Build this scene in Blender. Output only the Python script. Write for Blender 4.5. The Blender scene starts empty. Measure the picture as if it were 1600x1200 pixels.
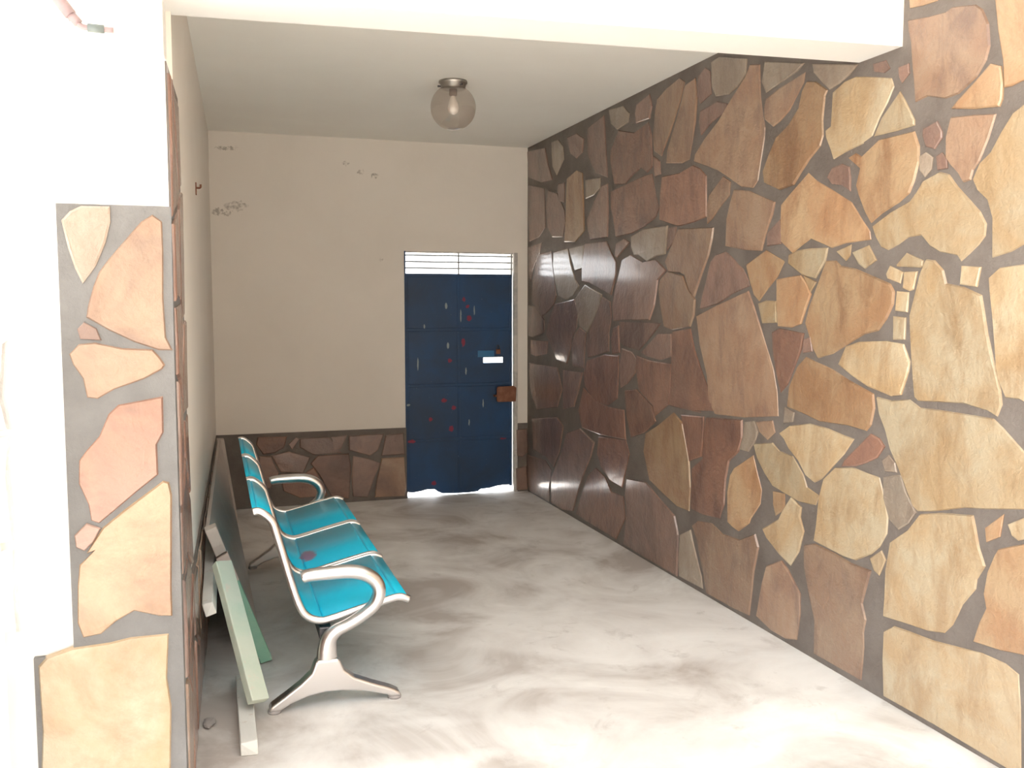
import bpy, bmesh, math, random
from mathutils import Vector, Matrix

scene = bpy.context.scene
COL = scene.collection
random.seed(7)

# ------------------------------------------------------------------ camera
cam_data = bpy.data.cameras.new('camera')
cam = bpy.data.objects.new('camera', cam_data)
COL.objects.link(cam)
cam_data.sensor_fit = 'HORIZONTAL'
cam_data.sensor_width = 36.0
cam_data.lens = 36.0 * 1453.0 / 1600.0
cam_data.clip_start = 0.05
F, VPX, HZ = 1453.0, 332.0, 477.0
_y = Vector(((VPX - 800) / F, (HZ - 600) / F, 1.0)).normalized()
_z = Vector((0, -1.0, (HZ - 600) / F)).normalized()
_x = _y.cross(_z)
right = Vector((_x.x, _y.x, _z.x))
up = -Vector((_x.y, _y.y, _z.y))
back = -Vector((_x.z, _y.z, _z.z))
M = Matrix((right, up, back)).transposed().to_4x4()
M.translation = Vector((0, 0, 1.65))
cam.matrix_world = M
scene.camera = cam

# ------------------------------------------------------------------ light
world = bpy.data.worlds.new('sky')
scene.world = world
world.use_nodes = True
bg = world.node_tree.nodes['Background']
bg.inputs['Color'].default_value = (0.965, 0.985, 1.0, 1)
bg.inputs['Strength'].default_value = 1.0

# sun stands high behind the building: the porch lies in shade, the yard behind the camera is sunlit
sun_data = bpy.data.lights.new('sun', 'SUN')
sun_data.energy = 9.0
sun_data.angle = math.radians(1.0)
sun_data.color = (1.0, 0.98, 0.95)
sun = bpy.data.objects.new('sun', sun_data)
COL.objects.link(sun)
sun.rotation_euler = Vector((-0.10, -0.14, -0.98)).to_track_quat('-Z', 'Y').to_euler()
sun.location = (2, 10, 12)

scene.view_settings.view_transform = 'Standard'
scene.view_settings.look = 'None'
scene.view_settings.gamma = 1.0
scene.view_settings.use_curve_mapping = False
scene.view_settings.exposure = 2.55
scene.cycles.max_bounces = 14
scene.cycles.diffuse_bounces = 8
scene.cycles.sample_clamp_indirect = 8.0

# ------------------------------------------------------------------ room numbers (metres)
XR, YB, HC = 2.638, 7.773, 3.01          # right wall, back wall, ceiling
def XL(y):                               # left wall runs very slightly askew
    return -0.125 + 0.027 * (y - 3.13)
WH = 0.61                                # height of the stone wainscot
YP = 3.0                                 # front of the stone pier
RIGHT = [
 ('p',[(7.777,2.975),(7.317,2.934),(7.258,2.809),(7.143,2.659),(7.402,2.672),(7.743,2.756)]),
 ('g',[(7.160,2.957),(7.010,2.951),(6.903,2.878),(6.889,2.784),(7.047,2.685),(7.144,2.764)]),
 ('p',[(6.814,2.936),(6.627,2.932),(6.484,2.872),(6.505,2.780),(6.624,2.754),(6.749,2.808)]),
 ('p',[(6.393,2.934),(6.110,2.966),(6.086,2.831),(6.062,2.663),(6.038,2.536),(6.252,2.598),(6.389,2.728),(6.402,2.833)]),
 ('g',[(6.017,2.989),(5.790,2.968),(5.695,2.903),(5.712,2.852),(5.884,2.836),(5.985,2.894)]),
 ('p',[(5.587,2.935),(5.397,2.963),(5.361,2.883),(5.393,2.816),(5.584,2.821),(5.603,2.885)]),
 ('r',[(5.981,2.716),(5.864,2.825),(5.618,2.766),(5.409,2.797),(5.364,2.708),(5.342,2.513),(5.417,2.486),(5.505,2.528),(5.629,2.499),(5.740,2.455),(5.915,2.472),(5.957,2.550),(6.000,2.653)]),
 ('b',[(5.280,2.910),(5.154,2.948),(5.004,2.970),(4.944,2.936),(4.999,2.832),(5.115,2.679),(5.221,2.561),(5.312,2.604),(5.331,2.687),(5.310,2.829)]),
 ('b',[(4.929,2.913),(4.817,2.928),(4.793,2.810),(4.809,2.680),(4.847,2.566),(4.873,2.488),(4.959,2.480),(5.156,2.508),(5.143,2.585),(5.055,2.711),(4.970,2.833)]),
 ('p',[(5.327,2.570),(5.244,2.528),(5.234,2.454),(5.307,2.449)]),
 ('p',[(4.779,2.930),(4.706,2.959),(4.652,2.927),(4.635,2.808),(4.753,2.780),(4.789,2.827)]),
 ('g',[(4.628,2.973),(4.552,2.980),(4.283,2.904),(4.285,2.830),(4.364,2.787),(4.446,2.768),(4.583,2.784),(4.623,2.844)]),
 ('p',[(4.745,2.732),(4.569,2.749),(4.463,2.715),(4.480,2.681),(4.617,2.656),(4.734,2.605),(4.756,2.675)]),
 ('b',[(4.285,2.818),(4.242,2.868),(4.159,2.848),(4.148,2.705),(4.123,2.600),(4.099,2.531),(4.102,2.481),(4.134,2.356),(4.153,2.276),(4.195,2.245),(4.309,2.264),(4.430,2.323),(4.556,2.384),(4.811,2.466),(4.798,2.504),(4.692,2.574),(4.540,2.648),(4.444,2.718)]),
 ('g',[(4.112,2.848),(3.793,2.766),(3.839,2.744),(3.983,2.721),(4.095,2.699),(4.134,2.760)]),
 ('b',[(4.094,2.664),(3.982,2.692),(3.884,2.705),(3.782,2.720),(3.789,2.683),(3.843,2.629),(3.898,2.574),(3.975,2.538),(4.026,2.524),(4.100,2.572),(4.108,2.626)]),
 ('g',[(3.719,2.743),(3.409,2.668),(3.462,2.641),(3.526,2.619),(3.592,2.608),(3.645,2.651),(3.709,2.708)]),
 ('o',[(3.762,2.677),(3.698,2.663),(3.609,2.606),(3.625,2.584),(3.637,2.481),(3.630,2.412),(3.650,2.368),(3.728,2.320),(3.790,2.269),(3.844,2.220),(3.962,2.209),(4.087,2.256),(4.101,2.316),(4.051,2.391),(3.992,2.463),(3.895,2.506),(3.822,2.570),(3.797,2.641)]),
 ('y',[(3.571,2.588),(3.490,2.617),(3.419,2.621),(3.319,2.598),(3.195,2.565),(3.179,2.528),(3.212,2.474),(3.259,2.420),(3.300,2.354),(3.359,2.335),(3.354,2.331),(3.471,2.314),(3.552,2.295),(3.571,2.334),(3.608,2.398),(3.613,2.429),(3.576,2.443),(3.572,2.547)]),
 ('p',[(3.303,2.643),(3.234,2.641),(3.211,2.607),(3.239,2.599),(3.298,2.617)]),
 ('p',[(3.151,2.593),(3.101,2.595),(3.096,2.561),(3.132,2.537),(3.146,2.559)]),
 ('y',[(3.285,2.352),(3.244,2.413),(3.143,2.497),(3.107,2.448),(3.057,2.373),(3.056,2.355),(3.143,2.351),(3.256,2.352)]),
 ('o',[(3.110,2.900),(2.888,2.843),(2.958,2.799),(3.033,2.804),(3.099,2.814)]),
 ('b',[(3.113,2.768),(3.005,2.751),(2.913,2.742),(2.884,2.751),(2.768,2.725),(2.734,2.698),(2.704,2.640),(2.694,2.563),(2.708,2.517),(2.749,2.468),(2.831,2.427),(2.896,2.423),(2.990,2.451),(3.054,2.441),(3.064,2.512),(3.082,2.608),(3.092,2.680),(3.108,2.725)]),
 ('o',[(2.858,2.380),(2.830,2.400),(2.753,2.448),(2.685,2.495),(2.642,2.477),(2.628,2.416),(2.630,2.364),(2.640,2.345),(2.748,2.358)]),
 ('o',[(2.685,2.778),(2.502,2.723),(2.484,2.408),(2.542,2.413),(2.592,2.404),(2.617,2.406),(2.627,2.498),(2.654,2.606)]),
 ('p',[(3.003,2.327),(2.934,2.342),(2.908,2.301),(2.907,2.280),(2.942,2.246),(2.986,2.262),(3.005,2.306)]),
 ('b',[(2.862,2.346),(2.747,2.333),(2.654,2.319),(2.682,2.241),(2.721,2.164),(2.747,2.138),(2.757,2.105),(2.791,2.101),(2.816,2.135),(2.853,2.170),(2.878,2.200),(2.882,2.276)]),
 ('y',[(2.481,2.349),(2.537,2.325),(2.576,2.308),(2.624,2.252),(2.668,2.190),(2.715,2.159),(2.746,2.104),(2.721,2.062),(2.675,2.023),(2.650,1.958),(2.647,1.895),(2.643,1.818),(2.560,1.835),(2.454,1.881)]),
 ('o',[(3.451,2.285),(3.404,2.298),(3.364,2.277),(3.255,2.329),(3.142,2.329),(3.054,2.328),(3.025,2.268),(3.022,2.208),(3.045,2.137),(3.069,2.093),(3.128,2.062),(3.225,2.028),(3.290,1.994),(3.330,2.043),(3.372,2.117),(3.393,2.160),(3.369,2.228)]),
 ('g',[(3.017,2.225),(2.985,2.234),(2.952,2.211),(2.957,2.171),(2.987,2.148),(3.014,2.175)]),
 ('p',[(2.928,2.212),(2.903,2.220),(2.878,2.196),(2.876,2.165),(2.919,2.166)]),
 ('y',[(3.282,1.979),(3.168,2.028),(3.061,2.060),(3.023,2.093),(2.992,2.130),(2.912,2.152),(2.863,2.136),(2.819,2.087),(2.753,2.027),(2.706,1.984),(2.676,1.939),(2.679,1.897),(2.705,1.869),(2.748,1.837),(2.787,1.812),(2.806,1.835),(2.897,1.853),(2.948,1.879),(2.995,1.923),(3.067,1.919),(3.120,1.894),(3.182,1.874),(3.226,1.891),(3.257,1.932)]),
 ('p',[(3.591,2.221),(3.559,2.254),(3.493,2.263),(3.443,2.243),(3.433,2.196),(3.431,2.144),(3.489,2.177),(3.556,2.190)]),
 ('y',[(3.505,1.886),(3.417,1.907),(3.423,1.866),(3.446,1.847)]),
 ('y',[(3.400,1.875),(3.300,1.898),(3.253,1.838),(3.319,1.808),(3.358,1.828)]),
 ('y',[(3.123,1.813),(3.070,1.853),(2.983,1.821),(2.985,1.804),(2.995,1.800),(3.123,1.810)]),
 ('r',[(5.201,2.431),(4.986,2.424),(4.843,2.446),(4.824,2.447),(4.741,2.416),(4.672,2.367),(4.667,2.235),(4.664,2.142),(4.786,2.126),(4.972,2.117),(5.022,2.123),(5.226,2.172),(5.222,2.318)]),
 ('b',[(4.653,2.207),(4.629,2.257),(4.491,2.337),(4.417,2.302),(4.426,2.234),(4.523,2.181),(4.598,2.129),(4.650,2.107)]),
 ('b',[(4.379,2.254),(4.228,2.231),(4.084,2.179),(4.000,2.152),(4.018,2.096),(4.067,2.018),(4.106,1.925),(4.274,1.940),(4.453,1.970),(4.446,2.110),(4.413,2.195)]),
 ('p',[(4.056,2.005),(3.955,2.061),(3.936,1.950),(4.054,1.946)]),
 ('o',[(3.938,2.134),(3.862,2.183),(3.734,2.259),(3.669,2.215),(3.563,2.165),(3.420,2.092),(3.379,2.047),(3.344,2.009),(3.296,1.960),(3.287,1.924),(3.450,1.920),(3.548,1.905),(3.621,1.930),(3.703,1.957),(3.775,1.929),(3.840,1.899),(3.931,1.956),(3.940,2.054)]),
 ('y',[(3.864,1.889),(3.793,1.905),(3.700,1.909),(3.577,1.904),(3.591,1.850),(3.658,1.776),(3.760,1.796),(3.867,1.851)]),
 ('o',[(4.236,1.858),(4.063,1.920),(3.917,1.863),(3.912,1.859),(3.964,1.791),(4.045,1.734),(4.118,1.675),(4.163,1.705),(4.199,1.767),(4.236,1.848)]),
 ('p',[(4.552,1.924),(4.452,1.938),(4.390,1.909),(4.317,1.862),(4.270,1.837),(4.222,1.780),(4.209,1.749),(4.382,1.708),(4.530,1.657),(4.714,1.630),(4.689,1.704),(4.651,1.778),(4.602,1.889)]),
 ('b',[(4.986,2.100),(4.583,2.076),(4.594,2.018),(4.630,1.928),(4.694,1.839),(4.785,1.699),(4.843,1.741),(4.889,1.818),(4.894,1.825),(4.953,1.841),(5.105,1.853),(5.154,1.913),(5.064,2.016),(4.991,2.100)]),
 ('p',[(7.743,2.687),(7.343,2.610),(7.327,2.451),(7.311,2.293),(7.459,2.225),(7.708,2.201),(7.742,2.492)]),
 ('p',[(7.227,2.577),(7.032,2.536),(6.871,2.388),(6.856,2.294),(6.907,2.187),(7.138,2.202),(7.253,2.288),(7.283,2.447)]),
 ('p',[(7.006,2.608),(6.873,2.601),(6.872,2.453),(6.977,2.473),(7.019,2.543)]),
 ('o',[(6.822,2.622),(6.623,2.659),(6.503,2.625),(6.476,2.412),(6.460,2.200),(6.639,2.132),(6.867,2.147),(6.844,2.312),(6.833,2.495)]),
 ('g',[(6.443,2.565),(6.165,2.547),(6.163,2.480),(6.271,2.442),(6.429,2.433)]),
 ('p',[(6.404,2.274),(6.270,2.399),(6.142,2.486),(6.037,2.490),(6.023,2.323),(6.029,2.126),(6.332,2.129),(6.379,2.202)]),
 ('r',[(5.974,2.433),(5.721,2.451),(5.503,2.470),(5.349,2.472),(5.296,2.340),(5.244,2.247),(5.292,2.193),(5.460,2.147),(5.638,2.122),(5.887,2.116),(5.930,2.249),(5.972,2.318)]),
 ('p',[(5.886,2.067),(5.750,2.091),(5.664,2.061),(5.767,2.020),(5.864,1.977),(5.904,1.987)]),
 ('g',[(5.638,2.099),(5.459,2.132),(5.129,2.128),(5.142,2.021),(5.156,1.964),(5.285,1.956),(5.402,1.931),(5.526,1.976),(5.598,1.979),(5.636,2.036)]),
 ('p',[(5.113,2.113),(5.021,2.113),(5.034,2.043),(5.125,1.984),(5.127,2.056)]),
 ('p',[(7.740,2.151),(7.398,2.171),(7.458,2.084),(7.612,1.969),(7.674,1.858),(7.723,1.922)]),
 ('p',[(7.503,2.077),(7.165,2.088),(7.136,1.952),(7.078,1.805),(7.050,1.728),(7.105,1.657),(7.217,1.608),(7.393,1.557),(7.642,1.689),(7.611,1.867)]),
 ('g',[(7.109,2.076),(6.789,2.086),(6.736,1.973),(6.635,1.842),(6.561,1.795),(6.682,1.724),(6.835,1.697),(6.995,1.727),(7.079,1.853),(7.122,1.970)]),
 ('g',[(6.763,2.085),(6.470,2.094),(6.491,1.927),(6.636,1.914),(6.686,1.980)]),
 ('p',[(6.447,2.102),(6.049,2.094),(5.965,2.014),(5.883,1.945),(5.881,1.863),(5.959,1.725),(6.127,1.761),(6.349,1.817),(6.489,1.829),(6.491,1.927)]),
 ('g',[(6.584,1.729),(6.442,1.799),(6.126,1.724),(6.168,1.648),(6.276,1.543),(6.389,1.453),(6.531,1.494),(6.582,1.602),(6.632,1.693)]),
 ('p',[(5.785,1.957),(5.653,1.982),(5.471,1.927),(5.284,1.934),(5.137,1.862),(5.248,1.806),(5.262,1.752),(5.292,1.648),(5.357,1.557),(5.814,1.550),(5.914,1.540),(5.937,1.648),(5.899,1.757),(5.822,1.886)]),
 ('b',[(5.215,1.805),(5.121,1.854),(4.923,1.819),(4.862,1.741),(4.775,1.682),(4.786,1.593),(4.827,1.530),(5.048,1.504),(5.158,1.523),(5.210,1.648),(5.238,1.752)]),
 ('p',[(7.738,1.647),(7.547,1.637),(7.333,1.527),(7.333,1.427),(7.608,1.378),(7.737,1.385)]),
 ('p',[(7.077,1.657),(6.657,1.693),(6.582,1.602),(6.604,1.484),(6.703,1.398),(6.727,1.314),(6.802,1.197),(7.016,1.214),(7.129,1.296),(7.274,1.409),(7.188,1.549)]),
 ('r',[(7.672,1.345),(7.244,1.350),(7.272,1.249),(7.544,1.215),(7.671,1.230)]),
 ('p',[(6.531,1.485),(6.412,1.443),(6.433,1.327),(6.454,1.182),(6.674,1.186),(6.702,1.333),(6.628,1.437)]),
 ('p',[(6.366,1.445),(6.232,1.561),(6.105,1.707),(5.978,1.673),(5.955,1.565),(5.994,1.464),(5.991,1.329),(6.362,1.268),(6.387,1.364)]),
 ('r',[(5.913,1.491),(5.833,1.509),(5.809,1.330),(5.929,1.316),(5.952,1.415)]),
 ('p',[(5.814,1.534),(5.207,1.537),(5.304,1.475),(5.509,1.360),(5.752,1.381),(5.811,1.403)]),
 ('p',[(5.771,1.356),(5.618,1.339),(5.544,1.295),(5.560,1.208),(5.688,1.126),(5.784,1.094),(5.807,1.240)]),
 ('r',[(6.385,1.240),(6.054,1.301),(5.828,1.304),(5.825,1.156),(5.842,1.014),(6.004,0.948),(6.243,0.958),(6.428,1.049),(6.454,1.146)]),
 ('p',[(5.473,1.346),(5.238,1.469),(5.062,1.475),(5.051,1.345),(5.200,1.314),(5.385,1.327)]),
 ('r',[(5.544,1.319),(5.350,1.298),(5.057,1.293),(5.060,1.140),(5.081,1.050),(5.273,0.954),(5.291,1.021),(5.502,1.102),(5.541,1.209)]),
 ('r',[(5.040,1.490),(4.826,1.513),(4.821,1.501),(4.775,1.396),(4.688,1.277),(4.576,1.137),(4.554,1.067),(4.820,1.042),(4.684,1.042),(5.065,1.044),(5.054,1.213)]),
 ('p',[(7.703,1.144),(7.016,1.146),(6.905,0.980),(7.012,0.835),(7.510,0.762),(7.669,0.914)]),
 ('p',[(6.880,1.135),(6.478,1.144),(6.548,1.011),(6.644,0.873),(6.876,0.830)]),
 ('r',[(6.452,1.029),(6.220,0.952),(6.004,0.935),(5.761,0.940),(5.732,0.940),(5.698,0.748),(6.127,0.724),(6.471,0.733),(6.545,0.852)]),
 ('r',[(5.706,1.076),(5.539,1.098),(5.308,1.011),(5.272,0.947),(5.255,0.923),(5.406,0.835),(5.604,0.777),(5.673,0.914)]),
 ('p',[(7.636,0.661),(7.011,0.744),(6.875,0.692),(6.953,0.477),(7.090,0.327),(7.264,0.380),(7.602,0.401)]),
 ('p',[(6.795,0.645),(6.519,0.718),(6.237,0.647),(6.303,0.530),(6.394,0.434),(6.511,0.285),(6.608,0.135),(6.657,0.049),(6.866,0.015),(7.144,0.015),(7.146,0.228),(6.952,0.429)]),
 ('p',[(7.765,0.323),(7.293,0.345),(7.147,0.288),(7.203,0.136),(7.202,0.015),(7.665,0.015),(7.814,0.131)]),
 ('r',[(6.149,0.703),(5.698,0.740),(5.639,0.659),(5.693,0.536),(5.748,0.410),(5.951,0.423),(6.101,0.492),(6.168,0.578)]),
 ('r',[(6.346,0.388),(6.211,0.465),(6.035,0.425),(5.928,0.342),(5.727,0.348),(5.694,0.205),(5.839,0.029),(6.070,0.034),(6.387,0.034),(6.582,0.047),(6.462,0.220)]),
 ('o',[(5.389,0.830),(5.205,0.907),(5.017,1.003),(4.895,0.952),(4.862,0.863),(4.815,0.756),(4.795,0.589),(4.805,0.444),(4.953,0.442),(5.160,0.490),(5.329,0.536),(5.421,0.708)]),
 ('p',[(5.672,0.482),(5.380,0.511),(5.208,0.450),(4.982,0.377),(4.949,0.311),(4.933,0.270),(4.940,0.017),(5.229,0.018),(5.492,0.016),(5.719,0.020),(5.667,0.261),(5.698,0.370)]),
 ('r',[(4.921,0.999),(4.652,1.019),(4.654,0.899),(4.671,0.793),(4.810,0.743),(4.857,0.850)]),
 ('r',[(4.625,1.019),(4.251,1.049),(4.247,0.954),(4.279,0.879),(4.373,0.813),(4.406,0.702),(4.414,0.568),(4.461,0.477),(4.646,0.458),(4.786,0.463),(4.780,0.705),(4.657,0.781),(4.642,0.935)]),
 ('g',[(4.227,1.039),(4.137,1.056),(4.102,1.005),(4.132,0.945),(4.187,0.893),(4.268,0.894),(4.236,0.975)]),
 ('b',[(4.115,1.053),(3.976,1.076),(3.953,1.025),(4.014,0.980),(4.080,1.008)]),
 ('o',[(4.323,0.782),(4.219,0.838),(4.141,0.881),(4.093,0.783),(4.057,0.716),(4.065,0.640),(4.150,0.546),(4.164,0.518),(4.267,0.452),(4.321,0.462),(4.373,0.477),(4.379,0.641),(4.358,0.737)]),
 ('y',[(4.132,0.939),(3.971,0.968),(3.908,0.935),(3.798,0.928),(3.709,0.851),(3.679,0.799),(3.587,0.777),(3.611,0.727),(3.741,0.718),(3.870,0.739),(3.952,0.754),(4.028,0.807),(4.096,0.870)]),
 ('y',[(3.912,1.024),(3.834,1.069),(3.674,1.100),(3.540,1.095),(3.421,1.078),(3.356,1.071),(3.417,0.998),(3.506,0.919),(3.573,0.858),(3.625,0.832),(3.690,0.854),(3.750,0.913),(3.829,0.959),(3.871,1.000)]),
 ('g',[(3.867,1.153),(3.798,1.137),(3.806,1.096),(3.874,1.082)]),
 ('o',[(3.951,0.724),(3.859,0.730),(3.856,0.659),(3.926,0.614),(3.948,0.664)]),
 ('y',[(3.866,0.645),(3.799,0.724),(3.721,0.693),(3.728,0.647),(3.697,0.585),(3.731,0.478),(3.795,0.396),(3.887,0.426),(3.997,0.481),(4.031,0.517),(3.897,0.596)]),
 ('b',[(4.753,1.589),(4.529,1.650),(4.219,1.724),(4.160,1.638),(4.101,1.542),(4.044,1.447),(3.976,1.331),(3.941,1.227),(3.926,1.105),(4.239,1.063),(4.533,1.049),(4.602,1.123),(4.620,1.254),(4.707,1.426)]),
 ('y',[(4.122,1.656),(4.053,1.671),(3.969,1.668),(3.960,1.568),(4.081,1.563),(4.104,1.614)]),
 ('o',[(3.964,1.773),(3.864,1.782),(3.769,1.788),(3.730,1.756),(3.691,1.700),(3.725,1.639),(3.759,1.566),(3.835,1.547),(3.944,1.551),(3.959,1.656)]),
 ('r',[(3.994,1.514),(3.933,1.534),(3.738,1.516),(3.754,1.442),(3.807,1.353),(3.852,1.275),(3.910,1.229),(3.944,1.303),(3.979,1.408)]),
 ('p',[(3.728,1.488),(3.682,1.501),(3.670,1.440),(3.734,1.431)]),
 ('y',[(3.741,1.784),(3.657,1.755),(3.692,1.717)]),
 ('o',[(3.583,1.849),(3.515,1.846),(3.478,1.821),(3.380,1.805),(3.272,1.771),(3.161,1.736),(3.135,1.704),(3.139,1.655),(3.175,1.596),(3.224,1.546),(3.313,1.528),(3.421,1.478),(3.518,1.434),(3.624,1.409),(3.662,1.452),(3.726,1.567),(3.698,1.645),(3.623,1.775)]),
 ('y',[(3.474,1.391),(3.428,1.467),(3.342,1.491),(3.171,1.500),(3.072,1.492),(3.035,1.427),(3.040,1.388),(3.076,1.293),(3.131,1.283),(3.279,1.311),(3.383,1.349)]),
 ('o',[(3.842,1.259),(3.779,1.361),(3.715,1.410),(3.641,1.392),(3.524,1.366),(3.397,1.322),(3.240,1.278),(3.230,1.220),(3.249,1.147),(3.278,1.118),(3.396,1.126),(3.602,1.120),(3.741,1.144),(3.857,1.160)]),
 ('y',[(3.184,1.778),(3.164,1.806),(3.094,1.780),(3.105,1.742),(3.176,1.763)]),
 ('y',[(3.080,1.779),(3.013,1.779),(3.030,1.716),(3.049,1.710),(3.084,1.722)]),
 ('y',[(3.117,1.703),(3.056,1.698),(3.059,1.626),(3.121,1.631)]),
 ('y',[(3.133,1.602),(3.067,1.598),(3.067,1.516),(3.129,1.514)]),
 ('y',[(2.964,1.826),(2.920,1.820),(2.874,1.782),(2.854,1.731),(2.770,1.716),(2.684,1.685),(2.670,1.633),(2.649,1.548),(2.624,1.472),(2.592,1.384),(2.580,1.348),(2.572,1.302),(2.590,1.258),(2.634,1.274),(2.747,1.289),(2.981,1.275),(3.001,1.287),(3.011,1.339),(3.030,1.465),(3.044,1.608),(3.022,1.688),(2.994,1.776)]),
 ('y',[(2.780,1.791),(2.695,1.784),(2.708,1.720),(2.783,1.730)]),
 ('y',[(2.655,1.748),(2.609,1.781),(2.507,1.789),(2.450,1.798),(2.421,1.300),(2.501,1.329),(2.558,1.328),(2.586,1.376),(2.605,1.430),(2.614,1.493),(2.631,1.612),(2.647,1.697)]),
 ('r',[(3.413,0.967),(3.328,1.038),(3.247,1.106),(3.194,1.093),(3.164,1.067),(3.205,1.016),(3.271,0.984),(3.340,0.958),(3.428,0.943)]),
 ('y',[(3.555,0.861),(3.481,0.923),(3.366,0.945),(3.340,0.945),(3.269,0.938),(3.186,0.932),(3.161,0.876),(3.127,0.774),(3.131,0.707),(3.172,0.641),(3.222,0.598),(3.321,0.545),(3.396,0.542),(3.613,0.559),(3.598,0.634),(3.586,0.766)]),
 ('g',[(3.168,1.006),(3.133,1.032),(3.096,1.008),(3.088,0.975),(3.152,0.969)]),
 ('g',[(3.157,0.937),(3.059,0.965),(3.029,0.902),(2.971,0.831),(3.009,0.779),(3.062,0.743),(3.113,0.772),(3.129,0.802),(3.153,0.852)]),
 ('y',[(3.217,1.267),(3.130,1.260),(3.027,1.275),(2.966,1.248),(2.865,1.250),(2.745,1.249),(2.606,1.247),(2.562,1.219),(2.472,1.151),(2.411,1.119),(2.402,0.967),(2.460,0.951),(2.615,0.920),(2.727,0.901),(2.876,0.856),(2.959,0.838),(2.986,0.852),(3.030,0.921),(3.082,1.000),(3.127,1.063),(3.160,1.138),(3.199,1.198)]),
 ('y',[(2.945,0.828),(2.844,0.855),(2.680,0.881),(2.666,0.840),(2.645,0.769),(2.615,0.710),(2.650,0.651),(2.654,0.614),(2.713,0.537),(2.734,0.489),(2.756,0.445),(2.796,0.399),(2.883,0.378),(2.981,0.370),(3.136,0.354),(3.133,0.442),(3.131,0.555),(3.108,0.677),(3.008,0.751)]),
 ('o',[(2.617,0.847),(2.545,0.911),(2.557,0.835),(2.609,0.805)]),
 ('y',[(2.517,0.883),(2.458,0.917),(2.420,0.934),(2.416,0.868),(2.474,0.842),(2.500,0.852)]),
 ('o',[(2.559,0.786),(2.454,0.830),(2.396,0.853),(2.373,0.448),(2.432,0.447),(2.534,0.427),(2.655,0.415),(2.631,0.496),(2.601,0.559),(2.615,0.608),(2.603,0.692),(2.574,0.761)]),
 ('b',[(3.685,0.521),(3.612,0.545),(3.463,0.538),(3.346,0.523),(3.221,0.525),(3.248,0.439),(3.268,0.369),(3.241,0.304),(3.254,0.247),(3.248,0.178),(3.260,0.029),(3.361,0.028),(3.594,0.026),(3.596,0.187),(3.648,0.315),(3.681,0.421)]),
 ('b',[(3.991,0.335),(3.868,0.395),(3.814,0.367),(3.712,0.278),(3.708,0.179),(3.731,0.048),(3.819,0.023),(3.943,0.023),(4.078,0.051),(4.030,0.236)]),
 ('b',[(4.773,0.366),(4.704,0.410),(4.542,0.432),(4.424,0.398),(4.253,0.407),(4.106,0.474),(4.071,0.414),(4.110,0.277),(4.127,0.145),(4.145,0.030),(4.299,0.020),(4.594,0.015),(4.624,0.106),(4.684,0.224),(4.714,0.301)]),
 ('g',[(4.903,0.278),(4.787,0.334),(4.741,0.245),(4.651,0.092),(4.636,0.033),(4.910,0.026),(4.921,0.126)]),
 ('y',[(3.224,0.576),(3.159,0.624),(3.135,0.595),(3.169,0.524),(3.199,0.536)]),
 ('y',[(3.125,0.294),(3.070,0.333),(2.987,0.341),(2.849,0.350),(2.728,0.369),(2.614,0.388),(2.506,0.388),(2.448,0.371),(2.434,0.256),(2.418,0.015),(2.543,0.015),(2.826,0.022),(3.112,0.020),(3.127,0.170)]),
]
PIER = [
 ('g',[(-0.408,1.895),(-0.386,1.920),(-0.356,1.936),(-0.283,1.936),(-0.283,1.895),(-0.298,1.835),(-0.326,1.767),(-0.360,1.719),(-0.377,1.759),(-0.393,1.817)]),
 ('b',[(-0.195,1.897),(-0.164,1.918),(-0.138,1.899),(-0.137,1.814),(-0.141,1.675),(-0.137,1.553),(-0.120,1.515),(-0.157,1.516),(-0.225,1.541),(-0.295,1.578),(-0.353,1.615),(-0.348,1.647),(-0.332,1.703),(-0.315,1.747),(-0.292,1.779),(-0.249,1.832)]),
 ('p',[(-0.376,1.579),(-0.361,1.595),(-0.332,1.579),(-0.322,1.551),(-0.370,1.555)]),
 ('b',[(-0.405,1.507),(-0.378,1.535),(-0.334,1.539),(-0.260,1.521),(-0.176,1.516),(-0.158,1.495),(-0.143,1.470),(-0.151,1.458),(-0.202,1.430),(-0.286,1.400),(-0.332,1.373),(-0.361,1.378),(-0.370,1.434),(-0.395,1.475)]),
 ('r',[(-0.152,1.373),(-0.153,1.265),(-0.173,1.228),(-0.172,1.136),(-0.236,1.085),(-0.295,1.035),(-0.341,0.997),(-0.363,1.006),(-0.369,1.056),(-0.393,1.120),(-0.390,1.189),(-0.367,1.221),(-0.332,1.260),(-0.304,1.325),(-0.276,1.352)]),
 ('p',[(-0.406,0.964),(-0.375,0.995),(-0.342,0.980),(-0.362,0.944),(-0.385,0.921),(-0.403,0.931)]),
 ('o',[(-0.157,1.114),(-0.142,1.109),(-0.135,1.071),(-0.141,0.871),(-0.144,0.783),(-0.144,0.691),(-0.180,0.695),(-0.252,0.719),(-0.305,0.691),(-0.347,0.656),(-0.397,0.650),(-0.411,0.696),(-0.407,0.808),(-0.399,0.874),(-0.358,0.915),(-0.378,0.908),(-0.330,0.983),(-0.268,1.033)]),
 ('y',[(-0.498,0.600),(-0.428,0.620),(-0.327,0.625),(-0.265,0.635),(-0.156,0.635),(-0.165,0.497),(-0.155,0.402),(-0.163,0.209),(-0.167,0.150),(-0.528,0.209),(-0.517,0.372),(-0.521,0.575)]),
]
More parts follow.
